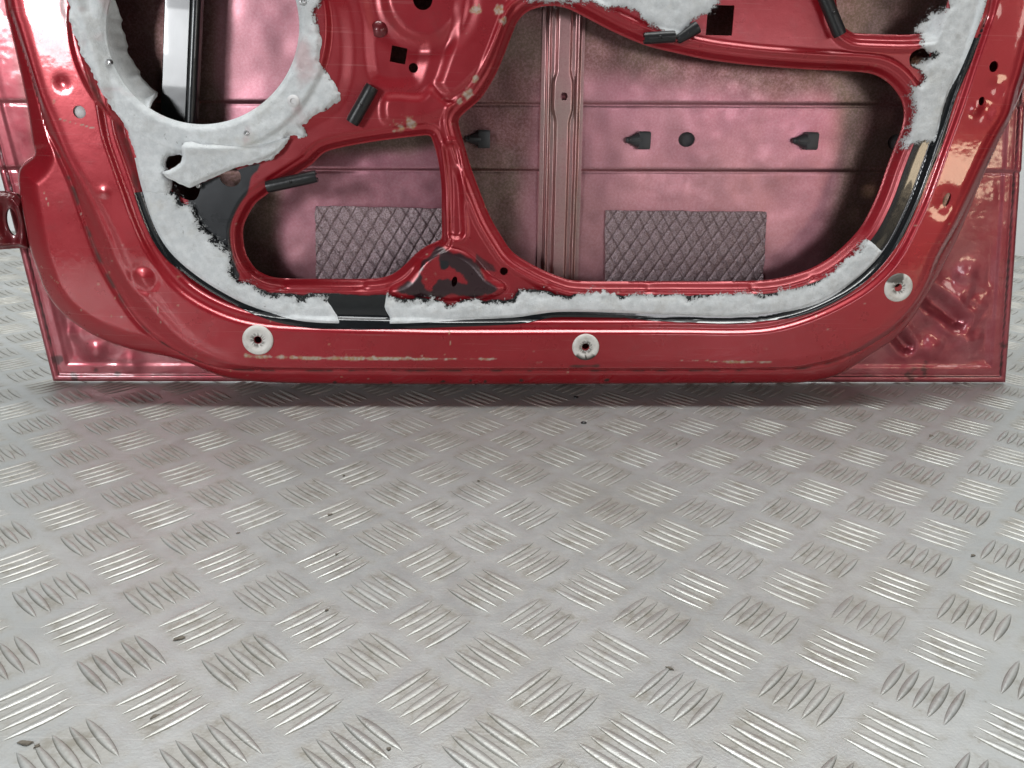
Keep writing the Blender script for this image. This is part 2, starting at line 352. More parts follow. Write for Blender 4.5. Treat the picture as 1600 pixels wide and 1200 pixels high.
# ------------------------------------------------------------------ the door
door = bpy.data.objects.new('car_door', None); C.objects.link(door); door.empty_display_size = .1
door.matrix_world = Matrix(((UX[0], -WX[0], VX[0], PL[0]), (UX[1], -WX[1], VX[1], PL[1]), (UX[2], -WX[2], VX[2], PL[2]), (0, 0, 0, 1)))
tagit(door, 'stripped red car door standing upright, inner side showing with torn white felt', 'car door')
VTOP = .80
def grid(u0, u1, v0, v1, h, stretch=None):
    us = np.arange(u0, u1+h, h); vsl = np.arange(v0, v1+h, h)
    if stretch: vsl = np.concatenate([vsl, np.linspace(vsl[-1]+h*3, stretch, 30)])
    return np.meshgrid(us, vsl)
# traced outlines (photo pixels); each gets its own depth on the door
C0 = [(-60, -700), (-30, -200), (-4, 0), (4, 37), (17, 92), (32, 162), (41, 222), (44, 240), (25, 257), (19, 275), (22, 305), (37, 387), (50, 425), (62, 457), (85, 489), (112, 512), (150, 534), (200, 552), (250, 562), (290, 573), (325, 588), (360, 598), (430, 604), (600, 606), (900, 606), (1200, 604), (1262, 603), (1300, 596), (1327, 585), (1362, 562), (1400, 537), (1427, 510), (1450, 475), (1465, 450), (1487, 410), (1512, 357), (1536, 299), (1562, 240), (1582, 195), (1600, 160), (1622, 100), (1650, 0), (1690, -200), (1760, -700)]
C1 = [(-40, -700), (-20, -200), (9, 0), (16, 25), (50, 130), (72, 200), (90, 240), (110, 285), (128, 335), (150, 395), (178, 450), (212, 502), (250, 535), (300, 563), (350, 577), (420, 580), (600, 580), (900, 580), (1200, 579), (1277, 572), (1328, 557), (1366, 537), (1404, 511), (1434, 478), (1455, 442), (1470, 402), (1494, 360), (1518, 312), (1548, 250), (1566, 214), (1584, 178), (1594, 142), (1606, 105), (1632, 0), (1670, -200), (1740, -700)]
C1b = [(-30, -700), (-10, -200), (22, 0), (34, 45), (62, 140), (85, 195), (108, 250), (140, 305), (170, 362), (192, 415), (222, 452), (250, 483), (275, 512), (305, 538), (350, 560), (410, 572), (600, 574), (900, 574), (1200, 573), (1272, 566), (1322, 551), (1358, 531), (1396, 505), (1426, 472), (1446, 438), (1460, 400), (1482, 360), (1506, 310), (1536, 246), (1553, 212), (1572, 178), (1582, 140), (1594, 100), (1618, 0), (1650, -200), (1720, -700)]
C2 = [(60, -700), (95, -200), (110, 0), (120, 37), (132, 78), (144, 120), (152, 155), (162, 212), (176, 255), (192, 300), (207, 342), (226, 385), (250, 422), (282, 457), (325, 484), (375, 503), (430, 512), (500, 515), (600, 517), (700, 519), (900, 519), (1060, 519), (1140, 520), (1200, 517), (1250, 505), (1300, 485), (1350, 457), (1387, 425), (1410, 395), (1430, 357), (1452, 308), (1480, 230), (1500, 175), (1525, 100), (1542, 50), (1557, 0), (1600, -200), (1680, -700)]
C3 = [(70, -700), (100, -200), (114, 0), (120, 30), (135, 82), (149, 105), (165, 140), (185, 180), (200, 207), (212, 245), (220, 280), (235, 332), (253, 372), (276, 402), (312, 432), (350, 456), (388, 475), (437, 491), (487, 500), (550, 502), (625, 502), (725, 498), (800, 495), (837, 490), (875, 486), (950, 487), (1050, 491), (1140, 494), (1200, 489), (1237, 484), (1275, 472), (1312, 452), (1350, 422), (1376, 392), (1400, 355), (1425, 300), (1440, 260), (1458, 215), (1475, 155), (1498, 100), (1534, 0), (1590, -200), (1670, -700)]
O1 = [(800, 54), (810, 32), (826, 17), (848, 10), (867, 9), (887, 13), (912, 25), (950, 45), (987, 62), (1017, 73), (1050, 81), (1100, 92), (1150, 99), (1200, 104), (1275, 109), (1325, 111), (1362, 115), (1385, 126), (1401, 142), (1411, 160), (1414, 180), (1410, 202), (1400, 228), (1387, 262), (1375, 297), (1362, 327), (1345, 357), (1317, 387), (1287, 410), (1252, 426), (1200, 438), (1120, 440), (1050, 440), (960, 440), (900, 439), (875, 433), (850, 423), (825, 410), (800, 393), (782, 367), (765, 337), (750, 300), (737, 265), (727, 232), (718, 200), (717, 187), (726, 176), (750, 155), (770, 125), (785, 93)]
O2 = [(670, 212), (650, 213), (600, 219), (550, 227), (512, 236), (497, 246), (486, 257), (460, 274), (432, 292), (412, 307), (398, 318), (386, 337), (378, 360), (381, 392), (392, 414), (408, 428), (437, 436), (500, 437), (570, 437), (600, 434), (620, 425), (637, 410), (650, 397), (665, 386), (684, 377), (690, 370), (690, 330), (690, 297), (687, 265), (682, 240), (676, 221)]
a = np.linspace(0, 2*np.pi, 64, endpoint=False)
O3 = np.stack([318+152*np.cos(a), 42+153*np.sin(a)], 1)
O4 = [(1310, -60), (1310, 15), (1317, 37), (1330, 48), (1350, 52), (1440, 52), (1475, 30), (1490, -60), (1440, -120), (1360, -120)]
HB = [(256, 246), (285, 243), (308, 262), (312, 285), (310, 300), (304, 312), (291, 313), (268, 300), (255, 275)]     # torn-out hole below the speaker opening
U, V = grid(-.06, 1.24, -.005, .49, .00118, VTOP)
poly = lambda P, wd, n=5: smooth(D(P, wd), n)
dA = sdf(poly(C0, .062), U, V); d1 = sdf(poly(C1, .072), U, V); d1b = sdf(poly(C1b, .080), U, V)
d2 = sdf(poly(C2, .080), U, V); d3 = sdf(poly(C3, .066), U, V)
o1 = sdf_box(poly(O1, .058), U, V); o2 = sdf_box(poly(O2, .058), U, V); o3 = sdf_box(poly(O3, .068, 2), U, V); o4 = sdf_box(poly(O4, .060), U, V)
# --- pressed relief
W = .060 + .012*ss(dA, 0, .030)                                     # outer flange rolls back to its edge
W -= .012*np.exp(-np.maximum(dA, 0)/.003)
lip = np.clip(d1/(np.abs(d1)+np.abs(d1b)+1e-6), 0, 1)
W = np.where(d1 > 0, .072+.008*ss(lip, .05, 1), W) - .0015*np.exp(-(d1/.0022)**2)
W = np.where(d1b > 0, .080, W) - .0010*np.exp(-(d1b/.005)**2)
W -= ss(d2, -.0025, .0032)*.0050 + ss(d2, .0075, .0160)*.0090          # rounded edge, small step, wall down into the recess
rec = W.copy()
for o_, wd in ((o1, 1), (o2, 0), (o4, 1)):                          # flanged openings: bead, then the lip turns in
    e = -o_; W += .0030*ss(e, .019, .0135)*(d2 > 0)*wd - .0035*ss(e, .0125, .0085) - .0085*ss(e, .0070, 0.)
    W += .0012*np.exp(-((e-.0080)/.0018)**2)*.8
W += .0055*ss(-o3, .030, .024)                                      # raised ring round the speaker opening
W -= .002*ss(-o3, .006, .001)
def raise_(P, h, soft=.004, wd=.07, n=4):
    global W
    W = W + h*ss(sdf_box(smooth(D(P, wd), n), U, V), -soft, soft)
raise_([(722, -20), (708, 60), (690, 118), (686, 132), (705, 150), (735, 128), (765, 92), (790, 40), (800, -20), (790, -150), (740, -150)], .005, .006)
raise_([(600, 156), (618, 150), (655, 152), (672, 140), (682, 146), (702, 163), (690, 178), (655, 189), (618, 192), (600, 186)], .0045, .0055)
raise_([(560, -150), (566, -20), (575, 30), (578, 90), (590, 125), (640, 128), (655, 115), (664, 70), (650, 60), (622, 40), (600, -10), (605, -150)], -.003, .007)
raise_([(470, -40), (505, -20), (530, 0), (540, 40), (543, 90), (538, 130), (520, 165), (480, 190), (430, 215), (330, 225), (250, 190), (205, 130), (190, -40), (300, -160), (430, -140)], .003, .008)
dd = np.hypot(U-D([(660, -2)])[0][0], V-D([(660, -2)])[0][1]); W += .0025*ss(dd, .040, .030)-.002*np.exp(-((dd-.046)/.007)**2)
sb, _ = seg(D([(706, 236)])[0], D([(713, 362)])[0], U, V); W -= .0045*ss(sb, .0095, .0035); W += .0012*np.exp(-((sb-.0105)/.002)**2)
TRI = [(612, 458), (640, 440), (660, 410), (677, 394), (690, 391), (720, 397), (742, 412), (762, 435), (787, 452), (750, 465), (662, 465)]
dT = sdf_box(poly(TRI, .072), U, V); W += .0045*ss(dT, -.007, .006); W -= .0012*np.exp(-((dT+.004)/.002)**2)
for x, y in ((440, 446), (565, 449), (659, 464), (854, 450), (1016, 451), (1179, 451), (1272, 436)):
    dd = np.hypot(*(c_-k for c_, k in zip((U, V), D([(x, y)])[0]))); W -= .0022*np.exp(-(dd/.0045)**2)
for x, y, h_, r in ((97, 130, -.0011, .0060), (163, 300, .0008, .0045), (224, 435, .0008, .0050), (1545, 20, .001, .008), (1540, 175, -.0012, .010), (1560, 135, -.0010, .010), (1525, 170, .0012, .006), (1478, 318, -.001, .012)):
    dd = np.hypot(*(c_-k for c_, k in zip((U, V), D([(x, y)], .08)[0]))); W += h_*np.exp(-(dd/r)**2)
dd = np.hypot(*(c_-k for c_, k in zip((U, V), D([(224, 435)], .08)[0]))); W -= .0007*np.exp(-((dd-.012)/.004)**2)
W += .0009*fbm(U, V, .13, 2, 3)
# --- holes
K = np.minimum.reduce([dA, -o1, -o2, -o3, -o4, -sdf_box(poly(HB, .07), U, V, .04)])
def hole(x, y, rx, ry=None, rot=0., wd=.075, sq=False):
    global K
    c = D([(x, y)], wd)[0]; ry = ry or rx; du = (U-c[0])*PX; dv = (V-c[1])*PX; cr, sr = math.cos(rot), math.sin(rot)
    p, q = du*cr+dv*sr, -du*sr+dv*cr
    k = (np.maximum(np.abs(p)/rx, np.abs(q)/ry)-1)*min(rx, ry) if sq else (np.hypot(p/rx, q/ry)-1)*min(rx, ry)
    K = np.minimum(K, k/PX)
for h in ((593, 45, 9), (645, 105, 7), (660, -2, 14), (124, 175, 9, 9, 0, .08), (1553, 104, 7, 8, 0, .08), (1534, 158, 5, 6.5, 0, .08), (788, 426, 6.5), (1401, 443, 6, 6, 0, .08), (403, 531, 5.5, 5.5, 0, .08), (915, 540, 6, 6, 0, .08), (1480, 312, 6, 11, -.2, .08), (710, 441, 4.5, 8.5, -.2, .074), (356, 277, 16, 15), (1445, 91, 17, 15)): hole(*h)
hole(622, 85, 11.5, 11.5, -.17, .07, True); hole(1127, 31, 20, 21, 0, .07, True)
# --- where black butyl, scuffs and dirt sit
N1 = fbm(U, V, .012, 4, 1); N2 = fbm(U, V, .004, 3, 2)
BK = [(296, 292), (322, 282), (398, 256), (402, 264), (392, 276), (387, 300), (379, 318), (371, 340), (365, 370), (362, 400), (374, 434), (355, 440), (330, 390), (296, 330)]
black = ss(sdf_box(poly(BK, .068), U, V)+.0012*N1, -.0008, .0008)*ss(-o2, .0095, .0110)
RP = [(660, 420), (672, 408), (685, 401), (689, 412), (702, 417), (716, 425), (732, 440), (728, 446), (712, 440), (692, 437), (682, 440), (674, 453), (664, 450), (658, 436)]
bt = .92*ss(dT+.006*N1+.003*fbm(U, V, .03, 3, 33)-.0005, -.0012, .0016)*(1-ss(sdf_box(smooth(D(RP, .074), 3), U, V)+.003*N2+.002*N1, -.001, .001))
bt = np.maximum(bt, .75*ss(sdf_box(D([(745, 398), (770, 415), (775, 425), (758, 424), (742, 412)], .07), U, V)+.002*N1, -.001, .001))
bt = np.maximum(bt, ss(sdf_box(D([(685, 405), (700, 408), (702, 415), (696, 424), (688, 422)], .074), U, V)+.0015*N2, -.0008, .0008))
black = np.maximum(black, bt)
def pxy(wd):                              # photo pixel rows/columns as fields are not used for looks; distances in metres below
    return None
def along(p, q, width, wd=.08):
    d, t = seg(D([p], wd)[0], D([q], wd)[0], U, V); return np.exp(-(d/width)**2), t
sc = np.zeros_like(U)
for p, q, wd_, amp in (((384, 556), (470, 559), .0028, 1.1), ((470, 560), (640, 560), .0024, 1.2), ((640, 561), (775, 561), .0018, .85), ((1052, 564), (1110, 563), .0012, .8), ((1110, 565), (1205, 566), .0016, 1.0)):
    g, t = along(p, q, wd_); sc = np.maximum(sc, ss(g*amp+.75*N2+.45*N1+.3*fbm(U, V, .03, 2, 31), .55, 1.05))
for p, q in (((92, 186), (146, 200)), ((120, 335), (126, 348)), ((52, 420), (86, 446)), ((245, 480), (250, 505)), ((700, 510), (705, 545)), ((62, 300), (70, 322))):
    g, t = along(p, q, .0007); sc = np.maximum(sc, .8*ss(g+.6*N2, .75, .95))
for x, y, r in ((743, 15, 9), (779, 16, 10), (785, 35, 8), (742, 123, 7), (732, 145, 9), (719, 158, 5), (625, 197, 12), (640, 193, 11)):
    dd = np.hypot(*(c_-k for c_, k in zip((U, V), D([(x, y)])[0]))); sc = np.maximum(sc, ss(1.15-dd/(r*px)+.9*N2+.5*N1, .35, .75)*.9)
for x, y in RNG.uniform((60, 320), (1500, 600), (70, 2)):
    dd = np.hypot(*(c_-k for c_, k in zip((U, V), D([(x, y)], .08)[0]))); sc = np.maximum(sc, .7*ss(dd, .0013, .0006))
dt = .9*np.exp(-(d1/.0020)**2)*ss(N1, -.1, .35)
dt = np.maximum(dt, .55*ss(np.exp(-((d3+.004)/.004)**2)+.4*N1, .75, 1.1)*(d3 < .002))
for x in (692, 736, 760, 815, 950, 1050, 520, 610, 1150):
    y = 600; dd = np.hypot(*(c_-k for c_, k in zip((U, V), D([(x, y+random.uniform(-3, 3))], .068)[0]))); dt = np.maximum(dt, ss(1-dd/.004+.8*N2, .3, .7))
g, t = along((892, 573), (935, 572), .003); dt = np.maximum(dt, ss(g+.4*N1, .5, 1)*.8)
g, t = along((1150, 20), (1250, 8), .0012, .07); sc = np.where(g > .5, sc*.3, sc)
edge_out = dA
pan = cut_mesh('inner_panel', U, V, W, K, m_paint, door, dict(black=black, scuff=sc, dirt=dt, inner=ss(d3, -.004, .006)),
    skirt=lambda u, v, w_: np.where(np.abs(sdf(poly(C0, .062), u, v)) < .003, .005, w_-.0016))
pan['label'] = 'glossy red pressed inner panel with openings'
Wp = W
def panel_w(p, wd=.07):
    q = D([p], wd)[0]; i = np.argmin(np.abs(V[:, 0]-q[1])); j = np.argmin(np.abs(U[0]-q[0])); return float(Wp[i, j]), q
# --- black butyl strip in the recess
FI = [(259, 246), (258, 262), (252, 270), (257, 285), (262, 297), (277, 307), (284, 318), (298, 324), (304, 340), (314, 357), (332, 372), (350, 387), (360, 405), (358, 424), (371, 438), (400, 446), (425, 460), (462, 460), (510, 461), (560, 462), (607, 464), (637, 468), (675, 470), (700, 478), (725, 470), (750, 471), (775, 470), (800, 470), (812, 457), (850, 455), (885, 464), (905, 460), (930, 454), (950, 461), (975, 462), (1050, 462), (1100, 462), (1162, 458), (1200, 460), (1237, 450), (1275, 439), (1307, 413), (1337, 389), (1356, 366), (1375, 335), (1395, 290), (1412, 245), (1424, 222)]
band_poly = smooth(D(FI, .069), 4, False)
big = np.concatenate([band_poly, D([(1440, 150), (1480, 20), (1500, -300), (200, -300), (225, 100), (250, 200)], .069)])   # everything inside the felt strip
dI = sdf(big, U, V)                                                  # positive on the inner side
strip = np.minimum(np.minimum(d3+.0062+.0016*fbm(U, V, .05, 3, 8), -dI+.0012+.003*N1), V*0+.05)
strip = np.minimum(strip, sdf(D([(225, 300), (1480, 60), (1560, 60), (1560, 700), (0, 700), (0, 300)], .069), U, V))
ms = ss(d3, -.0062, -.001)
band = np.minimum(d3+.0062, -dI+.003)
WS = np.maximum(Wp+.0006, .0695+.0003*np.exp(-((d3-.012)/.006)**2))
keepc = K.copy(); Kc = np.minimum(strip, np.minimum(-o1, -o2)-.012)
cut_mesh('butyl_strip', U, V, WS+.0008*np.exp(-((d3+.0035)/.003)**2), Kc, m_seal, door, skirt=lambda u, v, w_: w_-.003)
# upper right: narrow black line beside the felt
Kc = np.minimum.reduce([d3+.0055, .004-d3, sdf(D([(1440, 240), (1640, -200), (1700, -200), (1640, 300)], .069), U, V)])
cut_mesh('butyl_strip', U, V, Wp+.0012, Kc, m_seal, door, skirt=lambda u, v, w_: w_-.003)
# --- torn white felt
def felt(name, K_, rag, thick, extra=None, pink=None, soft=.0100):
    Kc = np.minimum(K_, rag+.005)
    m = (Kc > -.004); r0, r1 = np.where(m.any(1))[0][[0, -1]]; c0, c1 = np.where(m.any(0))[0][[0, -1]]
    sl = (slice(max(r0-2, 0), r1+3), slice(max(c0-2, 0), c1+3))
    e = ss(rag, -.005, soft); t = thick*ss(np.minimum(K_, rag+.005), -.0002, .0035)*(.6+.5*e)*(1+.35*fbm(U, V, .014, 3, 5))
    Wf = Wp+.0008+np.maximum(0, WS-Wp-.0005)*ss(band, -.004, .002)+t+(0 if extra is None else extra)
    return cut_mesh(name, U[sl], V[sl], Wf[sl], Kc[sl], m_felt, door, dict(edge=e[sl], pink=(np.zeros_like(U) if pink is None else pink)[sl]), skirt=lambda u, v, w_: w_-.004)
RG = (.0050*N1+.0040*N2)*np.clip(.8+1.6*fbm(U, V, .035, 2, 61), .15, 1.8)+.0045*fbm(U, V, .03, 3, 15)
lowmask = lambda P: sdf(D(P, .069), U, V)
# left strip + bottom left, up to the cut at x=512
felt('felt_strip', np.minimum(d3, lowmask([(180, 250), (262, 240), (300, 300), (520, 440), (512, 470), (531, 500), (531, 520), (180, 520)])+.0006*N2), -dI+RG, .0026, soft=.015)
felt('felt_strip', np.minimum(d3, lowmask([(606, 440), (601, 480), (610, 498), (606, 530), (1200, 540), (1420, 420), (1378, 393), (1355, 373), (1290, 330), (1000, 400)])+.0006*N2), -dI+RG, .0028)
FR = [(1560, -60), (1480, -60), (1482, 8), (1457, 27), (1437, 47), (1449, 50), (1446, 58), (1435, 68), (1442, 78), (1467, 84), (1462, 90), (1450, 95), (1430, 102), (1440, 112), (1447, 120), (1437, 130), (1423, 135), (1427, 155), (1430, 176), (1424, 205), (1414, 232), (1420, 224), (1436, 220), (1460, 220), (1500, 120)]
felt('felt_strip', d3, sdf_box(D(FR, .07), U, V)+.6*RG, .0028)
FT = [(812, -40), (826, 2), (926, 1), (940, 10), (975, 11), (998, 18), (1003, 28), (1020, 35), (1032, 44), (1040, 50), (1051, 61), (1066, 47), (1083, 32), (1110, 17), (1122, 2), (1125, -40)]
felt('felt_patch', sdf_box(D(FT, .07), U, V)+.02, sdf_box(D(FT, .07), U, V)+.35*RG, .0030)
# felt round the speaker opening
FS = [(80, -40), (114, 0), (120, 30), (135, 82), (165, 140), (200, 207), (214, 250), (225, 300), (262, 300), (258, 262), (259, 247), (290, 240), (330, 262), (400, 253), (432, 240), (450, 218), (476, 210), (470, 196), (500, 175), (525, 160), (531, 146), (508, 112), (500, 98), (503, 65), (497, 20), (490, -40)]
upper = ss(V, D([(300, 70)])[0][1], D([(300, 20)])[0][1])
right = ss(U, D([(440, 50)])[0][0], D([(470, 50)])[0][0])
patchy = .0045*right*upper+.001*right
felt('speaker_felt', np.minimum(np.minimum(d3, -o3+.0005), sdf_box(smooth(D(FS, .07), 2), U, V)+.0006+RG*.5), np.minimum(sdf_box(smooth(D(FS, .07), 2), U, V)+.6*RG, .004+0*U)+.004-patchy-.012*np.maximum(0, N1-.15)*right, .0036,
     pink=.75*ss(fbm(U, V, .02, 4, 12)+.5*right, .25, .9)*(1-ss(-o3, .03, .045)))
# felt collar hanging into the speaker opening
def collar():
    c = D([(318, 42)], .068)[0]; R = 152*px-.001; bm = bmesh.new(); n, k = 60, 10; rows = []
    for i in range(n+1):
        t = i/n; th = math.radians(150+t*72.0)        # image angle, clockwise from right = downwards
        th = math.radians(195-t*68); rim = []
        dep = .030*min(1, (1-t)*10)*(1+.10*math.sin(t*23)+.06*math.sin(t*51))*min(1, .35+t*4)
        for j in range(k+1):
            s_ = j/k; rr = R-.0105*s_*min(1, (1-t)*12)-.004*s_*s_
            rim.append(bm.verts.new((c[0]+rr*math.cos(th), -(.0735-dep*s_), c[1]-rr*math.sin(th))))
        rows.append(rim)
    for A_, B_ in zip(rows, rows[1:]):
        for j in range(k): bm.faces.new((A_[j], A_[j+1], B_[j+1], B_[j]))
    o = bm_obj('felt_collar', bm, m_felt, door); md = o.modifiers.new('thick', 'SOLIDIFY'); md.thickness = .003; md.offset = 0
    A = o.data.attributes.new('edge', 'FLOAT', 'POINT'); A.data.foreach_set('value', np.ones(len(o.data.vertices), np.float32)); return o
collar()
# loose flap of felt curling away below the speaker opening
FL = [(290, 222), (330, 226), (400, 225), (440, 214), (452, 217), (432, 240), (407, 252), (393, 257), (372, 261), (355, 267), (338, 274), (322, 281), (306, 289), (297, 293), (285, 288), (268, 281), (252, 271), (262, 266), (275, 259), (285, 249)]
dF = sdf_box(smooth(D(FL, .078), 3), U, V)
tipd = D([(252, 271)], .078)[0]; lift = ss(np.hypot(U-tipd[0], V-tipd[1]), .075, .0)
m = dF > -.004; r0, r1 = np.where(m.any(1))[0][[0, -1]]; c0, c1 = np.where(m.any(0))[0][[0, -1]]; sl = (slice(r0-2, r1+3), slice(c0-2, c1+3))
base_w = .0705+0*U; base_w = base_w + .006*ss(-o3, .03, .02)
Wf = base_w+.004*ss(dF, -.0002, .004)*(1+.4*fbm(U, V, .014, 3, 5))+.006*lift+.004*np.sin((U-tipd[0])*70)*lift+.003*np.exp(-((V-D([(300, 236)])[0][1])/.007)**2)
cut_mesh('felt_flap', U[sl], V[sl], Wf[sl], (dF+.25*RG)[sl], m_felt, door, dict(edge=ss(dF, -.001, .004)[sl]*.45+.55, pink=0*U[sl]), skirt=lambda u, v, w_: w_-.004)

# --- outer skin seen through the openings and past the frame
SK = np.array([(84, 595), (31, 390), (-68, 0), (-240, -700), (1640, -700), (1603, 0), (1598, 150), (1592, 300), (1582, 450), (1570, 597)])
pk = D(SK, .001); pk[0] = (0, 0); pk[-1] = (np.linalg.norm(PR-PL), 0); pk[:, 1] = np.where(pk[:, 1] > .6, VTOP, pk[:, 1])
Us, Vs = grid(-.22, 1.27, -.004, .50, .0013, VTOP)
es = sdf(pk, Us, Vs)
Wk = .001+.0026*ss(es, -.0005, .0028)*ss(es, .0100, .0065)+.0012*ss(es, .0070, .0105)*ss(es, .0225, .0175)-.0005*np.exp(-((es-.0085)/.0015)**2)
for y, h_ in ((161, .0022), (265, .0022)):
    vv = D([(400, y), (1300, y+3)], .001); lin = Vs-(vv[0, 1]+(Us-vv[0, 0])*(vv[1, 1]-vv[0, 1])/(vv[1, 0]-vv[0, 0]))
    Wk += h_*ss(lin, -.0015, .0015)-.0012*np.exp(-(lin/.0018)**2)
Wk += .004*ss(Vs, .18, .45)
for p, q, r, h_ in (((1430, 445), (1500, 503), 19, .0060), ((1385, 505), (1420, 543), 15, .0050)):
    d_, t = seg(D([p], .003)[0], D([q], .003)[0], Us, Vs); d_ = d_+.0022*fbm(Us, Vs, .025, 3, 41); Wk -= h_*np.exp(-(d_/(r*px*(.95-.45*t)))**2); Wk += .0012*np.exp(-((d_-r*px*1.3)/.006)**2)
Wk += .0020*fbm(Us, Vs, .07, 3, 6)*ss(es, .02, .03)+.0034*fbm(Us, Vs, .032, 3, 46)*ss(es, .022, .03)*ss(Vs, .16, .10)*ss(np.abs(Us-.55), .42, .5); Wk += sum(h_*np.exp(-(np.hypot(Us-D([p_], .002)[0][0], Vs-D([p_], .002)[0][1])/r_)**2) for p_, h_, r_ in (((150, 548), .0042, .013), ((122, 522), .0030, .010), ((205, 566), .0030, .012), ((1500, 470), .0035, .014), ((1512, 430), .003, .012), ((1455, 545), .0035, .013), ((1515, 535), .003, .012))); cr_ = D([(1460, 500)], .002)[0]; Wk += .0022*fbm(Us, Vs, .028, 3, 44)*np.exp(-(np.hypot(Us-cr_[0], Vs-cr_[1])/.06)**2)
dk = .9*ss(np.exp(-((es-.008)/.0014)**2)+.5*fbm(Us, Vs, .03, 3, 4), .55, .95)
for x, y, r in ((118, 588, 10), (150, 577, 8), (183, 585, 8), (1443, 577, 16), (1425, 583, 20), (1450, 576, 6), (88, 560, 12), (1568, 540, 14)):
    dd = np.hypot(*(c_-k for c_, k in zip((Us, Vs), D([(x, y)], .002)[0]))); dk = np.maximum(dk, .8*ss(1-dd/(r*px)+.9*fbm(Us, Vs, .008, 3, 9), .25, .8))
for x, y, r in ((985, 225, 16), (1246, 228, 14)):
    pass
Ks = es.copy()
for x, y, rx, ry in ((1072, 218, 14, 12), (1398, 222, 14, 13)):
    c_ = D([(x, y)], .002)[0]; Ks = np.minimum(Ks, (np.hypot((Us-c_[0])*PX/rx, (Vs-c_[1])*PX/ry)-1)*min(rx, ry)/PX)
sk = cut_mesh('outer_skin', Us, Vs, Wk, Ks, m_skin, door, dict(dirt=dk, spray_shade=np.maximum.reduce([ss(sdf_box(smooth(D(P_, .002), 3), Us, Vs, .08)+.008*fbm(Us, Vs, .07, 3, 51), -s_, s_) for P_, s_ in (
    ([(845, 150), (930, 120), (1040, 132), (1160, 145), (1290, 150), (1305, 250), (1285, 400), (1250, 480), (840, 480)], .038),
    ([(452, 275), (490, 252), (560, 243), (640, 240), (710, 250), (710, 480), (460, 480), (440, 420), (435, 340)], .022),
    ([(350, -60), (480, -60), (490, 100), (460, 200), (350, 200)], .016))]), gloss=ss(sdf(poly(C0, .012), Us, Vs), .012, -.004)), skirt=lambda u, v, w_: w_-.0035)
sk['label'] = 'pinkish outer skin with folded hem, seen from inside'
bm = bmesh.new(); L_ = float(np.linalg.norm(PR-PL))     # a dark grey trim strip outside the skin, seen through its round holes
q = (D([(1072, 218)], .002)[0]+D([(1398, 222)], .002)[0])/2
box(bm, Matrix.Translation((q[0], .006, q[1])), .30, .004, .04, .001)
bm_obj('outer_moulding', bm, m_grey, door)
bm = bmesh.new(); box(bm, Matrix.Translation((L_/2, -.04, VTOP+.006)), L_+.25, .09, .01, .002); bm_obj('light_leak_cap', bm, m_paint, door)  # unseen cap added to stop light leaking into the cavity from above
# --- sound deadening pads stuck to the skin
def pad(P, a1, a2, sp, seed):
    q = D(P, .004); lo = q.min(0)-.004; hi = q.max(0)+.004
    u, v = np.meshgrid(np.arange(lo[0], hi[0], .0009), np.arange(lo[1], hi[1], .0009)); k = sdf(q, u, v)+.0012*fbm(u, v, .012, 4, seed)+.001*fbm(u, v, .06, 2, seed)
    h_ = 0
    for ang in (a1, a2):
        t = (u*math.cos(ang)+v*math.sin(ang))/sp + .05*fbm(u, v, .03, 2, seed+2); f = np.abs(t-np.round(t))*2; h_ = h_-.0015*np.exp(-(f/.17)**2)
    w_ = .0062+h_+.0006*fbm(u, v, .004, 3, seed)+.0012*fbm(u, v, .05, 2, seed+5)
    cut_mesh('sound_pad', u, v, w_, k, m_pad, door, skirt=lambda a_, b_, c_: c_*0+.0005)
pad([(493, 322), (720, 326), (720, 470), (495, 470)], math.radians(34), math.radians(-30), .0125, 21)
pad([(946, 329), (1197, 331), (1191, 470), (944, 470)], math.radians(31), math.radians(-33), .0120, 23)
# --- vertical reinforcement strip with pressed beads
def strip_():
    q = D([(852, -200), (838, 470), (903, 470), (919, -200)], .006); top, bot = (q[0]+q[3])/2, (q[1]+q[2])/2; wd = (np.linalg.norm(q[0]-q[3])+np.linalg.norm(q[1]-q[2]))/2
    u, v = np.meshgrid(np.arange(min(q[:, 0])-.005, max(q[:, 0])+.005, .0008), np.arange(.03, .50, .0016)); k = sdf(q, u, v)
    tt = (v-bot[1])/(top[1]-bot[1]); c = bot[0]+tt*(top[0]-bot[0]); x = (u-c)/(wd/2)
    hv = D([(880, 151)], .01)[0][1]; wid = .30+.13*ss(np.abs(v-hv), .026, .012)
    w_ = .004+.008*ss(np.abs(x), .82, .70)-.0045*ss(np.abs(np.abs(x)-.53), .16, .08)*0
    w_ = w_-.006*ss(np.abs(x), .64, .58)+.008*ss(np.abs(x), wid+.07, wid-.03)
    k = np.minimum(k, np.hypot((u-D([(880, 151)], .012)[0][0]), v-hv)-.0038)
    w_ = w_+.0040*ss(v, .18, .45)+.0044*ss(v, .14, .24)
    cut_mesh('reinforcement_strip', u, v, w_, k, m_rib, door, skirt=lambda a_, b_, c_: c_-.010)
strip_()
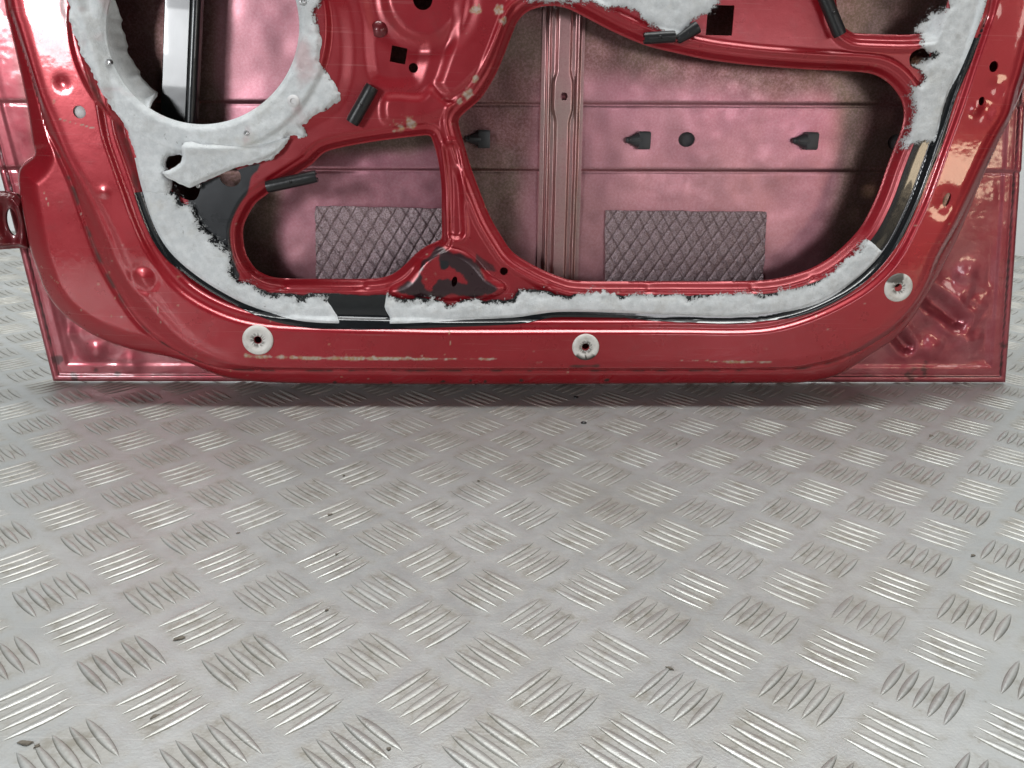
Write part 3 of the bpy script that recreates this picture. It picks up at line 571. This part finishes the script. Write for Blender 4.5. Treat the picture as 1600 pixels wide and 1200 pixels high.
# --- trim clips gripping through the skin
def M_at(p, wd, rot=0.):
    q = D([p], wd)[0]; return Matrix.Translation((q[0], -wd, q[1]))@Matrix.Rotation(rot, 4, 'Y')
def trim_clip(x, y):
    bm = bmesh.new(); M = M_at((x, y), .006)
    box(bm, M@Matrix.Translation((.010*.55, -.003, 0)), .0130, .010, .0185, .0012)
    box(bm, M@Matrix.Translation((.010*.55, -.009, 0)), .0124, .003, .0160, .0008)
    r = bmesh.ops.create_cone(bm, cap_ends=True, segments=20, radius1=.0080, radius2=.0030, depth=.0100, matrix=M@Matrix.Translation((-.0055, -.003, 0))@Matrix.Rotation(-math.pi/2, 4, 'Y'))
    box(bm, M@Matrix.Translation((-.004, -.0095, 0)), .012, .004, .0030, .0006)
    bmesh.ops.create_uvsphere(bm, u_segments=12, v_segments=8, radius=.0034, matrix=M@Matrix.Translation((-.0112, -.003, 0)))
    bm_obj('trim_clip', bm, m_grey, door, True, 40)
for p in ((997, 219), (1257, 220), (748, 217)): trim_clip(*p)
# --- window channel, black, behind the speaker opening
q = D([(299, -260), (281, 195)], .03); bm = bmesh.new()
ax = Vector((q[1][0]-q[0][0], 0, q[1][1]-q[0][1])); ln = ax.length; mid = (q[0]+q[1])/2; rot = math.atan2(ax.x, ax.z)
Mc = Matrix.Translation((mid[0], -.03, mid[1]))@Matrix.Rotation(rot, 4, 'Y')
box(bm, Mc@Matrix.Translation((.006, 0, 0))@Matrix.Rotation(math.radians(4), 4, 'Z'), .026, .003, ln, .001)
box(bm, Mc@Matrix.Translation((-.0125, -.004, 0)), .010, .018, ln, .003)
bmesh.ops.create_cone(bm, cap_ends=True, segments=48, radius1=.0055, radius2=.0055, depth=ln, matrix=Mc@Matrix.Translation((-.0145, -.014, 0)))
bm_obj('window_channel', bm, m_channel, door, False)
# --- split black rubber buffers clipped to the opening edges
def buffer(p, q, wid, lift=.006, taper=1.0):
    w0, a_ = panel_w(p); w1, b_ = panel_w(q); w0 = max(w0, .064); w1 = max(w1, .064); z = max(w0, w1)+lift
    A_ = D([p], z)[0]; B_ = D([q], z)[0]; A3 = Vector((A_[0], -z, A_[1])); B3 = Vector((B_[0], -z-.001, B_[1])); d_ = (B3-A3); ln = d_.length; d_.normalize()
    n_ = Vector((0, -1, 0)); n_ = (n_-d_*n_.dot(d_)).normalized(); s_ = d_.cross(n_); R = wid*px/2; bm = bmesh.new(); rings = []
    for i in range(13):
        t = i/12; r = R*(1+(taper-1)*t)*(1 if 0 < i < 12 else .93); c = A3+d_*ln*t; ring = []
        for j in range(22):                 # open tube: the slot faces back to the sheet edge
            th = math.radians(25+310*j/21)-math.pi; ring.append((c+(n_*math.cos(th)+s_*math.sin(th))*r, c+(n_*math.cos(th)+s_*math.sin(th))*r*.55))
        rings.append(([bm.verts.new(a) for a, _ in ring], [bm.verts.new(b_) for _, b_ in ring]))
    for (o0, i0), (o1_, i1) in zip(rings, rings[1:]):
        for j in range(21):
            bm.faces.new((o0[j], o0[j+1], o1_[j+1], o1_[j])); bm.faces.new((i0[j], i1[j], i1[j+1], i0[j+1]))
        for j in (0, 21): bm.faces.new((o0[j], o1_[j], i1[j], i0[j]))
    for o_, i_ in (rings[0], rings[-1]):
        for j in range(21): bm.faces.new((o_[j], i_[j], i_[j+1], o_[j+1]))
    mid = (A3+B3)/2+n_*R*.96; M = Matrix.Translation(mid)
    bmesh.ops.create_uvsphere(bm, u_segments=10, v_segments=6, radius=.0016, matrix=M)
    bm_obj('rubber_buffer', bm, m_rubber, door, True, 40)
for args in (((550, 192), (582, 135), 21), ((417, 292), (495, 275), 19), ((1006, 60), (1054, 57), 17), ((1058, 63), (1090, 42), 13, .006, 1.5), ((1285, -12), (1312, 55), 20)): buffer(*args)
# --- white washers, plug, screws
def washer(x, y, r, bite, seed):
    bm = bmesh.new(); M = M_at((x, y), .0800); R = r*px
    rings = lathe(bm, [(.0040, -.002), (.0042, .0012), (.0060, .0018), (R*.55, .0014), (R*.62, .0024), (R*.9, .0024), (R, .0014), (R, -.001)], M, 40)
    o = bm_obj('washer', bm, m_grom, door); A = o.data.attributes.new('dirt', 'FLOAT', 'POINT'); rn = random.Random(seed)
    c = M.translation; v = np.array([((p.co.x-c.x)/R, (p.co.z-c.z)/R) for p in o.data.vertices]); rr = np.hypot(v[:, 0], v[:, 1])
    dv = np.where(rr < .42, .75*(RNG.random(len(rr)) > .35), 0)
    if bite == 'low': dv = np.maximum(dv, (v[:, 1] < -.62)*1.0)
    if bite == 'top': dv = np.maximum(dv, ((v[:, 1] > .35) & (v[:, 0] < .2))*.9)
    A.data.foreach_set('value', dv.astype(np.float32))
washer(403, 531, 24, '', 1); washer(915, 542, 22, 'low', 2); washer(1403, 449, 23.5, 'top', 3)
bm = bmesh.new(); M = M_at((125, 175), .0765); bmesh.ops.create_cone(bm, cap_ends=True, segments=28, radius1=.0075, radius2=.0070, depth=.003, matrix=M@Matrix.Rotation(math.pi/2, 4, 'X')); bm_obj('hole_plug', bm, m_plug, door)
bm = bmesh.new(); M = M_at((592, 46), .062); bmesh.ops.create_cone(bm, cap_ends=True, segments=24, radius1=.008, radius2=.0075, depth=.003, matrix=M@Matrix.Rotation(math.pi/2, 4, 'X')); bm_obj('hole_plug', bm, m_hinge, door)
for x, y, r in ((170, 97, 4.5), (385, 208, 4), (458, 158, 9), (310, 290, 4), (473, 3, 5)):
    w0, _ = panel_w((x, y)); bm = bmesh.new(); M = M_at((x, y), w0+.0045); R = r*px
    rings = lathe(bm, [(R, -.003), (R, .0004), (R*.8, .0016), (R*.45, .002), (R*.4, .0006)], M, 18); bm.faces.new(rings[-1]); bm_obj('screw', bm, m_screw if r < 6 else m_plug, door, True, 40)
# --- hinge leaf on the front edge
q = D([(-70, 297), (8, 299), (24, 303), (40, 320), (44, 388), (20, 389), (-70, 393)], .034); u, v = np.meshgrid(np.arange(-.12, .01, .001), np.arange(.10, .24, .001)); k = sdf(q, u, v)
hc = D([(17, 347)], .034)[0]; kk = (np.hypot((u-hc[0])*PX/9, (v-hc[1])*PX/21)-1)*9/PX; wv = .034+.008*ss(k, 0, .006)-.010*np.exp(-(kk/.006)**2)
cut_mesh('hinge', u, v, wv, np.minimum(k, kk), m_hinge, door, skirt=lambda a_, b_, c_: c_*0+.0285)

# ------------------------------------------------------------------ debris lying on the plate
def flake(x, y, l, wd, rot, label, seed):
    P = on_floor([(x, y)])[0]; rn = random.Random(seed); bm = bmesh.new(); n = 11; topv = []; botv = []
    for i in range(n):
        t = 2*math.pi*i/n; r = rn.uniform(.45, 1.0); a_, b_ = math.cos(t)*l/2*r, math.sin(t)*wd/2*r
        X, Y = a_*math.cos(rot)-b_*math.sin(rot), a_*math.sin(rot)+b_*math.cos(rot); topv.append(bm.verts.new((X*.85, Y*.85, .0006*rn.uniform(.6, 1.3)))); botv.append(bm.verts.new((X, Y, 0)))
    bm.faces.new(topv); bm.faces.new(botv[::-1])
    for i in range(n): bm.faces.new((botv[i], botv[(i+1) % n], topv[(i+1) % n], topv[i]))
    o = bm_obj('debris_flake', bm, m_flake, None, False); o.location = (P[0], P[1], .0005); tagit(o, label, 'debris', 'dark flakes lying on the tread plate')
for k_, a_ in enumerate([
    (1520, 869, .0062, .0034, .3, 'black three-cornered debris chip beside the bars at the far right of the floor'),
    (747, 752, .0046, .0024, -.8, 'small dark chip at the upper end of a smear on a bar in mid floor'),
    (768, 767, .0052, .0018, -.7, 'thin dark sliver just right of and below a small dark chip in mid floor'),
    (515, 805, .0062, .0042, .4, 'flat brown oval flake at the left end of a bar group in mid floor'),
    (537, 744, .0030, .0030, .2, 'round brown crumb on bars, the nearest to the door of the brown flakes'),
    (278, 999, .0100, .0040, .5, 'long dark grey flake lying across bars at lower left'),
    (242, 1121, .0070, .0036, .6, 'grey smudged flake between two bars near the bottom left'),
    (40, 1162, .0105, .0044, -.1, 'largest dark flake, at the bottom left corner of the floor'),
    (58, 1167, .0046, .0034, .9, 'small black chip touching the right end of the largest flake in the bottom left corner'),
    (526, 867, .0034, .0022, .7, 'tiny black speck on a bar below the brown oval flake'),
    (1046, 1045, .0062, .0026, -.6, 'slim black chip at the tip of a bar in the lower middle of the floor'),
    (607, 1171, .0030, .0028, 0, 'round black crumb at the bottom edge of the floor, left of centre'),
    (1455, 682, .0090, .0060, .9, 'olive brown smeared flake near the right end of the door'),
    (372, 834, .0050, .0009, .6, 'hair-thin dark splinter lying left of the bars in mid floor'),
    (511, 954, .0042, .0022, 1.0, 'brown chip at a bar tip, left of centre, below the black speck'),
    (1057, 694, .0026, .0020, .4, 'small black crumb on the plate just in front of the door, right of its middle')]):
    flake(*a_, 100+k_)
def rivet(x, y, r, label):
    P = on_floor([(x, y)])[0]; bm = bmesh.new()
    lathe(bm, [(.0006, -.0010), (r*.55, .0002), (r*.8, .0007), (r, .0004), (r*1.05, -.0005)], Matrix.Rotation(-math.pi/2, 4, 'X'), 20)
    o = bm_obj('rivet_hole', bm, m_rubber); o.location = (P[0], P[1], .0004); tagit(o, label, 'rivet hole', 'drilled holes in the tread plate')
rivet(912, 661, .0030, 'black drilled hole in the plate, the nearer of two in front of the door')
rivet(900, 621, .0026, 'black drilled hole in the dark shadow right under the door')
